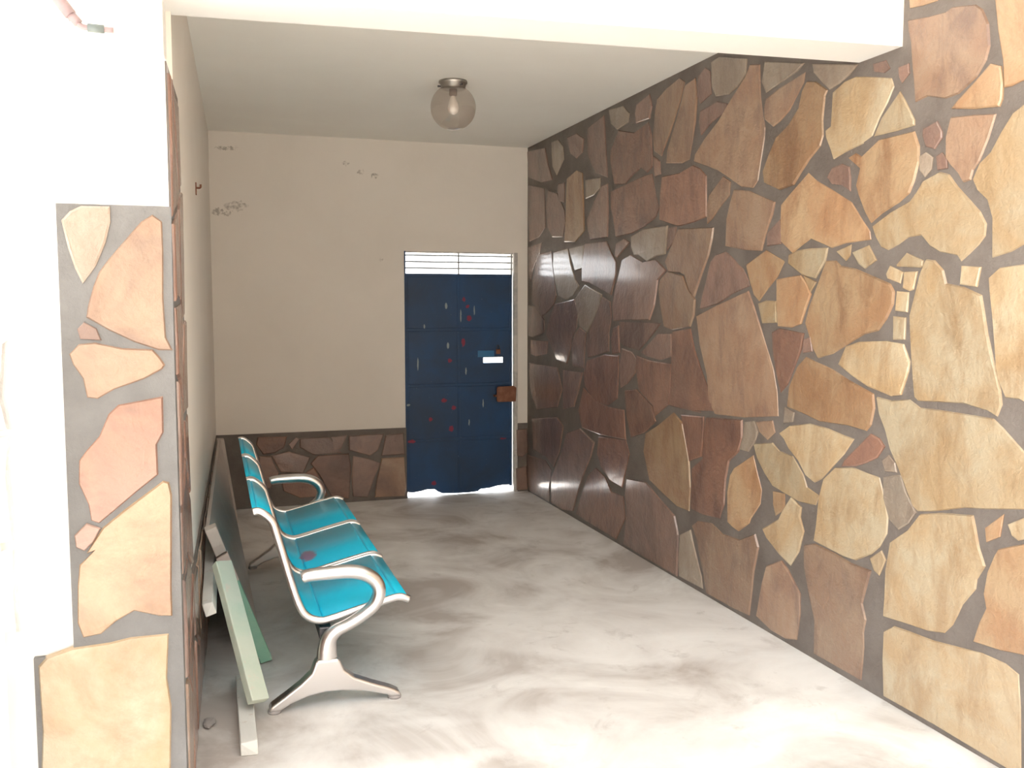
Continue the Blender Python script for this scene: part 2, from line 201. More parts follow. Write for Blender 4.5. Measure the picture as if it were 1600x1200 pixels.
WAINSCOT = [
 ('r',[(0.324,0.580),(0.550,0.575),(0.526,0.492),(0.450,0.451),(0.363,0.444),(0.312,0.524)]),
 ('p',[(0.570,0.512),(0.626,0.566),(0.648,0.554),(0.592,0.478)]),
 ('p',[(0.659,0.554),(0.891,0.555),(0.990,0.424),(0.767,0.418),(0.658,0.486)]),
 ('p',[(0.914,0.554),(1.038,0.566),(0.991,0.459),(0.935,0.450)]),
 ('p',[(1.060,0.559),(1.347,0.564),(1.299,0.432),(1.229,0.389),(1.059,0.444)]),
 ('p',[(1.370,0.551),(1.516,0.563),(1.526,0.386),(1.333,0.384)]),
 ('r',[(0.800,0.405),(1.052,0.410),(1.068,0.294),(1.047,0.034),(0.906,0.066),(0.797,0.274),(0.743,0.345)]),
 ('p',[(1.092,0.385),(1.206,0.362),(1.315,0.315),(1.255,0.179),(1.207,0.036),(1.087,0.049),(1.078,0.212)]),
 ('b',[(1.333,0.355),(1.520,0.357),(1.535,0.092),(1.522,0.027),(1.271,0.031),(1.290,0.177)]),
 ('p',[(0.428,0.424),(0.569,0.450),(0.733,0.397),(0.675,0.269),(0.501,0.290)]),
 ('p',[(0.331,0.423),(0.417,0.418),(0.479,0.280),(0.411,0.160),(0.326,0.187)]),
 ('r',[(0.500,0.267),(0.664,0.247),(0.765,0.310),(0.872,0.074),(0.650,0.065),(0.519,0.130)]),
 ('p',[(2.536,0.548),(2.626,0.556),(2.632,0.349),(2.584,0.311),(2.542,0.324)]),
 ('p',[(2.531,0.204),(2.621,0.222),(2.633,0.015),(2.537,0.015)]),
]
# ------------------------------------------------------------------ helpers
def link(name, verts, faces, mat=None, parent=None, smooth=False):
    me = bpy.data.meshes.new(name)
    me.from_pydata([tuple(v) for v in verts], [], faces)
    me.update()
    bm = bmesh.new(); bm.from_mesh(me)
    bmesh.ops.recalc_face_normals(bm, faces=bm.faces)
    bm.to_mesh(me); bm.free()
    o = bpy.data.objects.new(name, me)
    COL.objects.link(o)
    if mat: me.materials.append(mat)
    if smooth:
        for p in me.polygons: p.use_smooth = True
    if parent: o.parent = parent
    return o

def bevel(o, w, seg=2):
    m = o.modifiers.new('bevel', 'BEVEL'); m.width = w; m.segments = seg
    m.limit_method = 'ANGLE'; m.angle_limit = math.radians(40)
    return o

class MB:
    def __init__(s): s.v = []; s.f = []
    def add(s, v, f):
        n = len(s.v); s.v += [tuple(p) for p in v]; s.f += [tuple(i + n for i in q) for q in f]; return s
    def box(s, x0, x1, y0, y1, z0, z1):
        v = [(x, y, z) for x in (x0, x1) for y in (y0, y1) for z in (z0, z1)]
        return s.add(v, [(0, 1, 3, 2), (4, 6, 7, 5), (0, 4, 5, 1), (2, 3, 7, 6), (0, 2, 6, 4), (1, 5, 7, 3)])
    def prism(s, pts, a, b, fn):          # pts 2D polygon, extruded a..b, fn(u, v, w) -> 3D
        n = len(pts)
        v = [fn(u, w, a) for u, w in pts] + [fn(u, w, b) for u, w in pts]
        f = [tuple(range(n))[::-1], tuple(range(n, 2 * n))] + [(i, (i + 1) % n, n + (i + 1) % n, n + i) for i in range(n)]
        return s.add(v, f)
    def sweep(s, path, ra, rb, seg=12, up=Vector((0, 1, 0)), cap=True):
        P = [Vector(p) for p in path]; n = len(P)
        if not hasattr(ra, '__len__'): ra = [ra] * n
        if not hasattr(rb, '__len__'): rb = [rb] * n
        vs = []; fs = []
        for i in range(n):
            t = (P[min(i + 1, n - 1)] - P[max(i - 1, 0)]).normalized()
            side = up.cross(t)
            if side.length < 1e-4: side = Vector((1, 0, 0)).cross(t)
            side.normalize(); b = t.cross(side).normalized()
            for k in range(seg):
                a = 2 * math.pi * k / seg
                vs.append(P[i] + side * (ra[i] * math.cos(a)) + b * (rb[i] * math.sin(a)))
        for i in range(n - 1):
            for k in range(seg):
                fs.append((i * seg + k, i * seg + (k + 1) % seg, (i + 1) * seg + (k + 1) % seg, (i + 1) * seg + k))
        if cap:
            fs.append(tuple(range(seg))[::-1]); fs.append(tuple((n - 1) * seg + k for k in range(seg)))
        return s.add(vs, fs)
    def lathe(s, prof, c, seg=32):
        n = len(prof); vs = []; fs = []
        for r, z in prof:
            for k in range(seg):
                a = 2 * math.pi * k / seg
                vs.append((c[0] + r * math.cos(a), c[1] + r * math.sin(a), c[2] + z))
        for i in range(n - 1):
            for k in range(seg):
                fs.append((i * seg + k, i * seg + (k + 1) % seg, (i + 1) * seg + (k + 1) % seg, (i + 1) * seg + k))
        return s.add(vs, fs)
    def build(s, name, mat, parent=None, smooth=False):
        return link(name, s.v, s.f, mat, parent, smooth)

def smooth_path(P, k=6):
    P = [Vector(p) for p in P]; out = []
    for i in range(len(P) - 1):
        a, b, c, d = P[max(i - 1, 0)], P[i], P[i + 1], P[min(i + 2, len(P) - 1)]
        for j in range(k):
            t = j / k
            out.append(0.5 * ((2 * b) + (c - a) * t + (2 * a - 5 * b + 4 * c - d) * t * t + (3 * b - a - 3 * c + d) * t ** 3))
    out.append(P[-1]); return out

def empty(name, loc, label=None, cat=None, kind=None):
    o = bpy.data.objects.new(name, None); COL.objects.link(o)
    o.location = loc; o.empty_display_size = 0.1
    tag(o, label, cat, kind); return o

def tag(o, label=None, cat=None, kind=None, group=None):
    if label: o['label'] = label
    if cat: o['category'] = cat
    if kind: o['kind'] = kind
    if group: o['group'] = group
    return o

def rehome(root):                         # children were built in world space: keep them there
    inv = Matrix.Translation(-root.location)
    for c in root.children: c.matrix_parent_inverse = inv

# ------------------------------------------------------------------ materials
def mat(name, color=(.5, .5, .5), rough=.6, metal=0.0, **kw):
    m = bpy.data.materials.new(name); m.use_nodes = True
    b = m.node_tree.nodes['Principled BSDF']
    b.inputs['Base Color'].default_value = (*color, 1)
    b.inputs['Roughness'].default_value = rough
    b.inputs['Metallic'].default_value = metal
    for k, v in kw.items(): b.inputs[k].default_value = v
    return m

class NT:
    def __init__(s, m):
        s.t = m.node_tree; s.b = s.t.nodes['Principled BSDF']
        s.pos = s.t.nodes.new('ShaderNodeNewGeometry').outputs['Position']
    def n(s, typ, **kw):
        x = s.t.nodes.new(typ)
        for k, v in kw.items(): setattr(x, k, v)
        return x
    def l(s, a, b): s.t.links.new(a, b)
    def noise(s, scale, detail=4, rough=.55, dist=0, vec=None):
        x = s.n('ShaderNodeTexNoise'); x.inputs['Scale'].default_value = scale
        x.inputs['Detail'].default_value = detail; x.inputs['Roughness'].default_value = rough
        x.inputs['Distortion'].default_value = dist
        s.l(vec or s.pos, x.inputs['Vector']); return x.outputs['Fac']
    def ramp(s, fac, stops):
        r = s.n('ShaderNodeValToRGB'); e = r.color_ramp.elements
        while len(e) < len(stops): e.new(0.5)
        for q, (p, c) in zip(e, stops): q.position = p; q.color = (*c, 1) if len(c) == 3 else c
        s.l(fac, r.inputs['Fac']); return r.outputs['Color']
    def mix(s, fac, a, b, mode='MIX'):
        x = s.n('ShaderNodeMix', data_type='RGBA', blend_type=mode)
        for sock, v in ((x.inputs[0], fac), (x.inputs[6], a), (x.inputs[7], b)):
            if isinstance(v, (int, float)): sock.default_value = v
            elif isinstance(v, tuple): sock.default_value = (*v, 1)
            else: s.l(v, sock)
        return x.outputs[2]
    def math(s, op, a, b=0.0, c=None):
        x = s.n('ShaderNodeMath', operation=op)
        for i, v in enumerate((a, b, c)):
            if v is None: continue
            if isinstance(v, (int, float)): x.inputs[i].default_value = v
            else: s.l(v, x.inputs[i])
        return x.outputs[0]
    def scaled(s, sx, sy, sz):
        x = s.n('ShaderNodeMapping'); x.inputs['Scale'].default_value = (sx, sy, sz)
        s.l(s.pos, x.inputs['Vector']); return x.outputs['Vector']
    def bump(s, h, strength=.3, dist=.01):
        x = s.n('ShaderNodeBump'); x.inputs['Strength'].default_value = strength
        x.inputs['Distance'].default_value = dist; s.l(h, x.inputs['Height']); s.l(x.outputs['Normal'], s.b.inputs['Normal'])
    def color(s, c): s.l(c, s.b.inputs['Base Color'])
    def spots(s, pts, wob=.012):            # flat paint marks: pts (x, z, rx, rz) in the wall plane
        sep = s.n('ShaderNodeSeparateXYZ'); s.l(s.pos, sep.inputs[0])
        w = s.math('MULTIPLY_ADD', s.noise(40, 2), wob * 2, -wob)
        x0 = s.math('ADD', sep.outputs[0], w); z0 = s.math('ADD', sep.outputs[2], w)
        acc = None
        for x, z, rx, rz in pts:
            dx = s.math('MULTIPLY', s.math('SUBTRACT', x0, x), 1 / rx)
            dz = s.math('MULTIPLY', s.math('SUBTRACT', z0, z), 1 / rz)
            d = s.math('ADD', s.math('MULTIPLY', dx, dx), s.math('MULTIPLY', dz, dz))
            f = s.math('SUBTRACT', 1.0, d); x_ = s.math('MAXIMUM', f, 0.0)
            acc = x_ if acc is None else s.math('MAXIMUM', acc, x_)
        return s.math('MINIMUM', s.math('MULTIPLY', acc, 2.5), 1.0)

def stone_mat(name, a, b, stain, streak=0.85):
    m = mat(name, a, .42); t = NT(m)
    info = t.n('ShaderNodeObjectInfo')
    off = t.n('ShaderNodeVectorMath', operation='SCALE'); t.l(info.outputs['Random'], off.inputs['Scale']); off.inputs[0].default_value = (31, 17, 43)
    add = t.n('ShaderNodeVectorMath', operation='ADD'); t.l(t.pos, add.inputs[0]); t.l(off.outputs[0], add.inputs[1])
    v = add.outputs[0]
    c = t.mix(t.ramp(t.noise(3.2, 5, .6, .6, v), [(.38, (0, 0, 0)), (.62, (1, 1, 1))]), a, b)
    mp = t.n('ShaderNodeMapping'); mp.inputs['Rotation'].default_value = (.6, .2, .3); mp.inputs['Scale'].default_value = (1.4, 4.5, 1.8); t.l(v, mp.inputs['Vector'])
    c = t.mix(t.math('MULTIPLY', t.ramp(t.noise(1.5, 6, .68, .5, mp.outputs[0]), [(.47, (0, 0, 0)), (.70, (1, 1, 1))]), streak), c, stain)
    val = t.math('MULTIPLY_ADD', info.outputs['Random'], .34, .83)
    hs = t.n('ShaderNodeHueSaturation'); t.l(c, hs.inputs['Color']); t.l(val, hs.inputs['Value'])
    t.color(hs.outputs['Color'])
    h = t.math('ADD', t.noise(14, 6, .62, .4, v), t.math('MULTIPLY', t.noise(60, 3, .6, 0, v), .3))
    t.bump(h, .45, .025)
    t.b.inputs['Coat Weight'].default_value = .9; t.b.inputs['Coat Roughness'].default_value = .16
    return m

STONE = {
    'r': stone_mat('red_brown_stone', (.265, .140, .095), (.205, .112, .082), (.105, .050, .036)),
    'p': stone_mat('purple_brown_stone', (.195, .124, .100), (.245, .150, .115), (.125, .074, .060)),
    'b': stone_mat('tan_brown_stone', (.310, .212, .145), (.262, .155, .100), (.155, .095, .074)),
    'o': stone_mat('ochre_stone', (.385, .268, .160), (.345, .200, .108), (.215, .108, .055)),
    'y': stone_mat('cream_stone', (.415, .345, .240), (.385, .272, .155), (.265, .165, .082)),
    'g': stone_mat('grey_tan_stone', (.295, .245, .195), (.250, .195, .150), (.18, .13, .10)),
    'w': stone_mat('sun_white_stone', (.64, .64, .63), (.56, .56, .55), (.28, .27, .27), .6),  # white here stands for direct sunlight on the far-left stones
}

def mortar_mat(name, a, b):
    m = mat(name, a, .7); t = NT(m)
    t.color(t.mix(t.ramp(t.noise(5, 6, .6), [(.35, (0, 0, 0)), (.65, (1, 1, 1))]), a, b))
    t.bump(t.noise(45, 5, .65), .4, .012); return m
MORTAR = mortar_mat('dark_mortar', (.125, .105, .092), (.165, .143, .128))
MORTAR_G = mortar_mat('grey_mortar', (.120, .117, .115), (.155, .152, .150))

def plaster_mat(name, a, b, marks=()):
    m = mat(name, a, .75); t = NT(m)
    c = t.mix(t.ramp(t.noise(1.3, 5, .6, .5), [(.35, (0, 0, 0)), (.7, (1, 1, 1))]), a, b)
    if marks:
        c = t.mix(t.math('MULTIPLY', t.spots(marks, .03), t.ramp(t.noise(30, 3), [(.42, (0, 0, 0)), (.62, (.75, .75, .75))])), c, (.30, .27, .24))
    t.color(c); t.bump(t.noise(26, 4, .6), .08, .01); return m
PLASTER = plaster_mat('cream_plaster', (.80, .765, .71), (.76, .72, .665))
PLASTER_BACK = plaster_mat('back_wall_plaster', (.79, .75, .70), (.75, .71, .66),
    [(.06, 2.385, .05, .03), (.125, 2.372, .04, .02), (.14, 2.88, .10, .018), (1.066, 2.807, .03, .018), (1.18, 2.735, .035, .02),
     (1.30, 2.714, .03, .03), (1.351, 2.04, .012, .03), (.2, 2.433, .1, .04)])
WHITE = plaster_mat('white_paint', (.86, .86, .84), (.83, .83, .81))

def concrete():
    m = mat('worn_screed', (.5, .5, .5), .6); t = NT(m)
    c = t.ramp(t.noise(1.5, 6, .6, .9), [(.36, (.44, .405, .38)), (.5, (.64, .625, .61)), (.66, (.80, .80, .79))])
    c = t.mix(t.ramp(t.noise(.75, 3, .5, 1.5), [(.48, (0, 0, 0)), (.60, (.55, .55, .55))]), c, (.86, .865, .865))
    c = t.mix(t.ramp(t.noise(5, 5, .7, .5), [(.58, (0, 0, 0)), (.72, (.5, .5, .5))]), c, (.42, .40, .38))
    t.color(c); t.bump(t.noise(18, 5, .6), .12, .01)
    t.l(t.ramp(t.noise(3, 4), [(.3, (.42,) * 3), (.7, (.68,) * 3)]), t.b.inputs['Roughness']); return m
FLOOR = concrete()
GROUND = plaster_mat('pale_earth', (.36, .32, .27), (.31, .275, .235))
CHROME = mat('brushed_steel', (.74, .72, .72), .28, 1.0)
DARKMETAL = mat('dark_steel', (.09, .09, .10), .45, .8)
RUBBER = mat('grey_rubber', (.35, .33, .33), .8)
def paint(name, a, b, rough=.4, scale=7, **kw):
    m = mat(name, a, rough, **kw); t = NT(m)
    t.color(t.mix(t.ramp(t.noise(scale, 5, .65, .4), [(.45, (0, 0, 0)), (.7, (1, 1, 1))]), a, b)); t.bump(t.noise(60, 3), .08, .005); return m

# ------------------------------------------------------------------ stone cladding
def inset(pts, d):
    n = len(pts); out = []
    for i in range(n):
        p0, p1, p2 = Vector(pts[i - 1]), Vector(pts[i]), Vector(pts[(i + 1) % n])
        e1 = (p1 - p0); e2 = (p2 - p1)
        if e1.length < 1e-6 or e2.length < 1e-6: out.append(tuple(p1)); continue
        e1.normalize(); e2.normalize()
        nb = Vector((-e1.y, e1.x)) + Vector((-e2.y, e2.x))
        if nb.length < .3: nb = Vector((-e1.y, e1.x))
        nb.normalize()
        k = 1 / max(.55, nb.dot(Vector((-e1.y, e1.x))))
        out.append(tuple(p1 + nb * d * k))
    return out
def area(pts): return .5 * sum(pts[i - 1][0] * pts[i][1] - pts[i][0] * pts[i - 1][1] for i in range(len(pts)))

def stone(pts, fn, kind, parent, h=None):
    """pts: outline in the wall plane, fn(u, v, w): plane point lifted w out of the wall."""
    if area(pts) < 0: pts = pts[::-1]
    A = abs(area(pts)); n = len(pts)
    d = min(.008, .08 * math.sqrt(A)); h = h or random.uniform(.005, .009)
    if A < .01: h = min(h, .007)
    pts = inset(pts, -.005)
    cx = sum(p[0] for p in pts) / n; cy = sum(p[1] for p in pts) / n
    tx, ty = random.uniform(-.025, .025), random.uniform(-.025, .025)
    lift = lambda p: h + max(-.002, min(.003, (p[0] - cx) * tx + (p[1] - cy) * ty)) + random.uniform(-.0008, .0008)
    rings = [[(p, -.006) for p in pts]]
    if n <= 11: rings.append([(p, lift(p) * .6) for p in inset(pts, d * .25)])
    rings.append([(p, lift(p)) for p in inset(pts, d)])
    vs = []; fs = []
    for r in rings: vs += [fn(p[0], p[1], w) for p, w in r]
    for k in range(len(rings) - 1):
        for i in range(n):
            j = (i + 1) % n; fs.append((k * n + i, k * n + j, (k + 1) * n + j, (k + 1) * n + i))
    m = (len(rings) - 1) * n
    fs.append(tuple(m + i for i in range(n)))
    c = sum((Vector(v) for v in vs), Vector()) / len(vs)
    o = link('stone', [Vector(v) - c for v in vs], fs, STONE[kind], parent)
    o.location = c
    return o

def clip(poly, a, b, c):                  # keep a*x + b*y <= c
    out = []
    for i in range(len(poly)):
        p, q = poly[i - 1], poly[i]
        dp, dq = a * p[0] + b * p[1] - c, a * q[0] + b * q[1] - c
        if (dp <= 0) != (dq <= 0):
            t = dp / (dp - dq); out.append((p[0] + (q[0] - p[0]) * t, p[1] + (q[1] - p[1]) * t))
        if dq <= 0: out.append(q)
    return out
def crazy_paving(u0, u1, v0, v1, cell, gap, seed):
    rnd = random.Random(seed); S = []
    nu, nv = max(1, round((u1 - u0) / cell)), max(1, round((v1 - v0) / cell))
    for i in range(nu):
        for j in range(nv):
            S.append((u0 + (i + .5 + rnd.uniform(-.38, .38)) * (u1 - u0) / nu, v0 + (j + .5 + rnd.uniform(-.38, .38)) * (v1 - v0) / nv))
    res = []
    for s in S:
        P = [(u0, v0), (u1, v0), (u1, v1), (u0, v1)]
        for q in S:
            if q is s: continue
            a, b = q[0] - s[0], q[1] - s[1]
            if math.hypot(a, b) > 3 * cell: continue
            P = clip(P, a, b, (q[0] ** 2 + q[1] ** 2 - s[0] ** 2 - s[1] ** 2) / 2)
            if len(P) < 3: break
        if len(P) < 3 or area(P) < .004: continue
        P = inset(P, gap)
        # break the long edges so the outline is not ruler straight
        Q = []
        for i in range(len(P)):
            p, q = Vector(P[i]), Vector(P[(i + 1) % len(P)]); Q.append(tuple(p)); e = q - p
            if e.length > .12: Q.append(tuple(p + e * rnd.uniform(.35, .65) + Vector((-e.y, e.x)) * rnd.uniform(0, .07)))
        res.append(Q)
    return res

# ------------------------------------------------------------------ structure
def struct(o, label): return tag(o, label, None, 'structure')
def quadprism(name, pts, z0, z1, m, label):
    o = MB().prism(pts, z0, z1, lambda u, v, w: (u, v, w)).build(name, m); return struct(o, label)

ground = MB().box(-25, 25, -25, 35, -.30, -.06).build('ground', GROUND); struct(ground, 'pale bare earth outside around the porch')
floor = quadprism('floor', [(-4.2, .6), (XR + .25, .6), (XR + .25, YB + .2), (-.25, YB + .2), (-4.2, 3.6)], -.2, 0, FLOOR, 'worn grey cement floor with blotchy stains running to the blue door')
ceiling = quadprism('ceiling', [(-.26, 3.25), (XR + .25, 3.15), (XR + .25, YB + .2), (-.26, YB + .2)], HC, HC + .18, plaster_mat('ceiling_paint', (.86, .86, .82), (.83, .825, .785)), 'flat cream painted ceiling above the bench')
beam = MB()
fl, fr, bl, br = (-.178, 3.36), (XR, 3.14), (-.178, 3.605), (XR, 3.40)
beam.prism([fl, fr, br, bl], 2.675, 3.45, lambda u, v, w: (u, v, w))
beam.box(-.178, -.131, 3.30, 3.60, 2.39, 2.68)
beam = beam.build('trim_1', WHITE); struct(beam, 'white painted beam across the mouth of the porch')

wall_sky_block = MB().box(-9, 9, -4.8, -4.5, -.06, 6.0).build('wall_sky_block', GROUND); struct(wall_sky_block, 'unseen earth coloured wall across the yard, added to block sky light')  # out of view, added to cut sky light on the pier face
shade_slab = MB().box(-4.0, XR + .25, 1.3, 3.2, 3.45, 3.6).build('shade_slab', WHITE); struct(shade_slab, 'unseen white slab in front of the beam, added to dim the walls below')  # out of view, added to shade the upper right wall
wall_right = MB().box(XR, XR + .25, -3.0, YB + .2, -.05, 3.6).build('wall_right', MORTAR)
struct(wall_right, 'long wall clad in brown and ochre crazy paving stones with dark joints')
fR = lambda u, v, w: (XR - w, u, v)
for k, pts in RIGHT: stone(pts, fR, k, wall_right)
ymin = min(p[0] for k, P in RIGHT for p in P)
for P in crazy_paving(-.6, ymin - .02, .02, 3.4, .42, .02, 3): stone(P, fR, random.choice('yyyoob'), wall_right)

# back wall with the doorway
DX0, DX1, DT = 1.55, 2.515, 2.105
wb = MB()
wb.box(-.25, DX0, YB, YB + .2, -.02, HC); wb.box(DX1, XR, YB, YB + .2, -.02, HC); wb.box(DX0, DX1, YB, YB + .2, DT, HC)
wall_back = wb.build('wall_back', PLASTER_BACK); struct(wall_back, 'cream plastered end wall with scuffs around the blue door')
pn = MB(); pn.box(XL(YB) - .01, DX0 - .004, YB - .012, YB + .005, 0, WH).build('mortar_panel', MORTAR, wall_back)
pn = MB(); pn.box(DX1 + .03, XR + .005, YB - .012, YB + .005, 0, WH).build('mortar_panel', MORTAR, wall_back)
fB = lambda u, v, w: (u, YB - .012 - w, v)
for k, pts in WAINSCOT: stone(pts, fB, k, wall_back, random.uniform(.008, .014))

# left wall, slightly askew
yl0 = 3.56
wall_left = quadprism('wall_left', [(XL(yl0), yl0), (XL(YB + .1), YB + .1), (-.25, YB + .1), (-.25, yl0)], -.02, HC, PLASTER, 'narrow cream side wall behind the bench')
MB().prism([(XL(yl0) - .005, yl0), (XL(YB) - .005, YB), (XL(YB) + .010, YB), (XL(yl0) + .010, yl0)], 0, WH, lambda u, v, w: (u, v, w)).build('mortar_panel', MORTAR, wall_left)
fL = lambda u, v, w: (XL(u) + .010 + w, u, v)
for P in crazy_paving(3.64, 7.70, .015, WH - .015, .32, .012, 11): stone(P, fL, random.choice('pprb'), wall_left, .010)

# front wall with the stone pier on its end
XPF = lambda y: -.1146 + .027 * (y - YP)
wall_front = quadprism('wall_front', [(-4.0, YP + .02), (XPF(YP + .02) - .004, YP + .02), (XPF(3.58) - .004, 3.58), (-4.0, 3.58)], -.02, 2.39, WHITE, 'white wall end with a stone clad pier at the left of the porch')
MB().prism([(-.425, YP), (XPF(YP), YP), (XPF(3.58), 3.58), (-.425, 3.58)], .60, 1.945, lambda u, v, w: (u, v, w)).build('pier_core', MORTAR_G, wall_front)
MB().prism([(-.535, YP), (XPF(YP), YP), (XPF(3.58), 3.58), (-.535, 3.58)], 0, .60, lambda u, v, w: (u, v, w)).build('pier_base', MORTAR_G, wall_front)
MB().prism([(XPF(YP + .04) - .02, YP + .04), (XPF(YP + .04), YP + .04), (XPF(3.58), 3.58), (XPF(3.58) - .02, 3.58)], 1.945, 2.38, lambda u, v, w: (u, v, w)).build('mortar_panel', MORTAR, wall_front)
fP = lambda u, v, w: (u, YP - w, v)
for k, pts in PIER: stone(pts, fP, k, wall_front)
fS = lambda u, v, w: (XPF(u) + w, u, v)
for P in crazy_paving(3.05, 3.56, .02, 2.36, .34, .014, 5): stone(P, fS, random.choice('pprb'), wall_front, .007)

# stone pier at the far left, direct sun painted in as white colour
pier = MB().box(-1.2, -.585, 2.88, 3.03, -.02, 1.62).build('sun_white_block', WHITE, wall_front)
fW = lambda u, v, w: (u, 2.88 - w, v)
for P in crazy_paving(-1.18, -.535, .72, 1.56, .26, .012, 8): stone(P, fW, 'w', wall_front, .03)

wall_upper = MB().box(-4.0, -.22, 3.85, 4.0, 2.2, 3.7).build('wall_upper', plaster_mat('cream_facade', (.86, .84, .72), (.85, .83, .70)))
struct(wall_upper, 'pale cream upper wall seen over the white wall end')

# ------------------------------------------------------------------ door
door = empty('door_1', (2.03, 7.80, 0), 'dark blue sheet metal door with red paint spots and a slatted vent above', None, 'structure')
def door_mat():
    m = mat('blue_door_paint', (.012, .06, .16), .5); t = NT(m)
    c = t.mix(t.ramp(t.noise(2.2, 5, .6, .6), [(.35, (0, 0, 0)), (.7, (1, 1, 1))]), (.007, .056, .165), (.013, .038, .088))
    red = t.spots([(2.068, 1.70, 0.017, 0.022), (2.113, 1.54, 0.024, 0.028), (2.10, 1.64, 0.015, 0.015), (1.94, 1.176, 0.019, 0.022), (1.887, .83, 0.026, 0.021),
                   (1.972, .764, 0.021, 0.021), (1.767, .671, 0.017, 0.019), (1.948, .58, 0.022, 0.030), (1.597, .484, 0.038, 0.018), (1.791, .11, 0.024, 0.022),
                   (2.42, .475, 0.034, 0.011), (2.06, 1.33, 0.019, 0.038)])
    c = t.mix(t.math('MULTIPLY', red, .8), c, (.26, .012, .04))
    wh = t.spots([(2.039, 1.56, .007, .06), (2.16, 1.606, .006, .045), (1.91, 1.645, .012, .03), (1.659, 1.149, .007, .06), (1.924, 1.304, .012, .03),
                  (2.083, 1.079, .007, .035), (1.717, 1.47, .008, .02), (2.238, .794, .006, .04), (2.11, .63, .006, .03), (1.57, .80, .02, .01)], .004)
    c = t.mix(t.math('MULTIPLY', wh, .6), c, (.42, .5, .5))
    c = t.mix(t.ramp(t.noise(55, 2, .5), [(.70, (0, 0, 0)), (.76, (.35, .35, .35))]), c, (.2, .26, .3))
    t.color(c); t.bump(t.noise(5, 3), .15, .01); return m
DOOR = door_mat()
LX0, LX1, YD = 1.556, 2.503, 7.80
zs = [1.905, 1.441, .963, .487, .055]; xm = 2.02
HOLE = (2.24, 2.42, 1.148, 1.196)
for r in range(4):
    for x0, x1 in ((LX0, xm), (xm, LX1)):
        z1, z0 = zs[r], zs[r + 1]
        p = MB(); a0, a1 = x0 + .0025, x1 - .0025
        if r == 1 and x0 == xm:
            h0, h1, hz0, hz1 = HOLE
            p.box(a0, h0, YD, YD + .012, z0 + .003, z1 - .003); p.box(h1, a1, YD, YD + .012, z0 + .003, z1 - .003)
            p.box(h0, h1, YD, YD + .012, hz1, z1 - .003); p.box(h0, h1, YD, YD + .012, z0 + .003, hz0)
        else: p.box(a0, a1, YD, YD + .012, z0 + .003, z1 - .003)
        p.build('panel', DOOR, door)
for z in zs[:-1]: bevel(MB().box(LX0, LX1, YD - .008, YD + .016, z - .014, z + .014).build('rail', DOOR, door), .004)
bevel(MB().box(xm - .012, xm + .012, YD - .006, YD + .016, zs[-1], zs[0]).build('mullion', DOOR, door), .003)
for x in (LX0 + .012, LX1 - .012): bevel(MB().box(x - .012, x + .012, YD - .006, YD + .018, .05, 1.9).build('stile', DOOR, door), .003)
# ragged bent lower edge
kick = [(LX0, .075), (LX0, .045), (1.60, .035), (1.68, .045), (1.74, .058), (1.80, .055), (1.83, .03), (1.87, .012), (1.96, .008), (2.10, .006), (2.19, .012), (2.215, .03), (2.30, .036), (2.36, .05), (2.42, .055), (2.45, .075), (LX1, .085), (LX1, .10), (LX0, .10)]
MB().prism(kick, YD + .012, YD + .018, lambda u, v, w: (u, w, v)).build('kick_strip', DOOR, door)
FR = paint('door_frame_paint', (.55, .53, .50), (.30, .30, .31), .5)
bevel(MB().box(DX1 - .006, DX1 + .028, YB - .012, YB + .03, 0, DT).build('frame_post', FR, door), .003)
bevel(MB().box(DX0 - .008, DX0 + .004, YB - .006, YB + .03, 0, DT).build('frame_post', DOOR, door), .002)
bevel(MB().box(DX0, DX1, YD - .01, YD + .02, DT - .012, DT + .004).build('frame_head', FR, door), .002)
VENT = mat('vent_bar_paint', (.30, .33, .34), .5)
for z in (2.072, 2.018, 1.965): bevel(MB().box(DX0, DX1 - .006, YD, YD + .006, z - .0065, z + .0065).build('vent_bar', VENT, door), .001)
for x in (xm, LX1 - .006): bevel(MB().box(x - .007, x + .007, YD - .008, YD + .002, 1.905, DT).build('vent_upright', VENT, door), .002)
STEELB = mat('blue_ledge_and_glow', (.02, .15, .34), .35)
h0, h1, hz0, hz1 = HOLE
ld = MB(); ld.box(h0 - .02, h1 + .02, YD + .012, YD + .10, hz0 - .012, hz0 - .004); ld.build('ledge', STEELB, door)
ld = MB(); ld.box(h0 - .05, h0 + .10, YD - .003, YD + .002, hz1 + .004, hz1 + .06); bevel(ld.build('slot_glow_plate', STEELB, door), .002)  # blue glow above the slot, painted as a flat plate
RUST = paint('rusty_brown', (.20, .075, .04), (.27, .12, .07), .6, 18)
pl = MB(); pl.box(2.352, 2.392, YD - .022, YD - .004, 1.225, 1.268); pl = bevel(pl.build('padlock', RUST, door), .005)
sh = MB(); sh.sweep(smooth_path([(2.360, YD - .012, 1.265), (2.360, YD - .012, 1.29), (2.372, YD - .012, 1.302), (2.384, YD - .012, 1.29), (2.384, YD - .012, 1.265)]), .0035, .0035, 8)
sh.build('shackle', DARKMETAL, pl, True)
lp = MB().prism([(2.345, .815), (2.36, .806), (2.52, .806), (2.526, .93), (2.50, .945), (2.36, .942), (2.347, .93)], YB - .035, YB - .014, lambda u, v, w: (u, w, v)).build('latch_block', RUST, door)
bevel(lp, .006)
ln = MB(); ln.box(2.33, 2.36, YB - .028, YD, .852, .866); ln.build('latch_tongue', RUST, lp)
rehome(door)

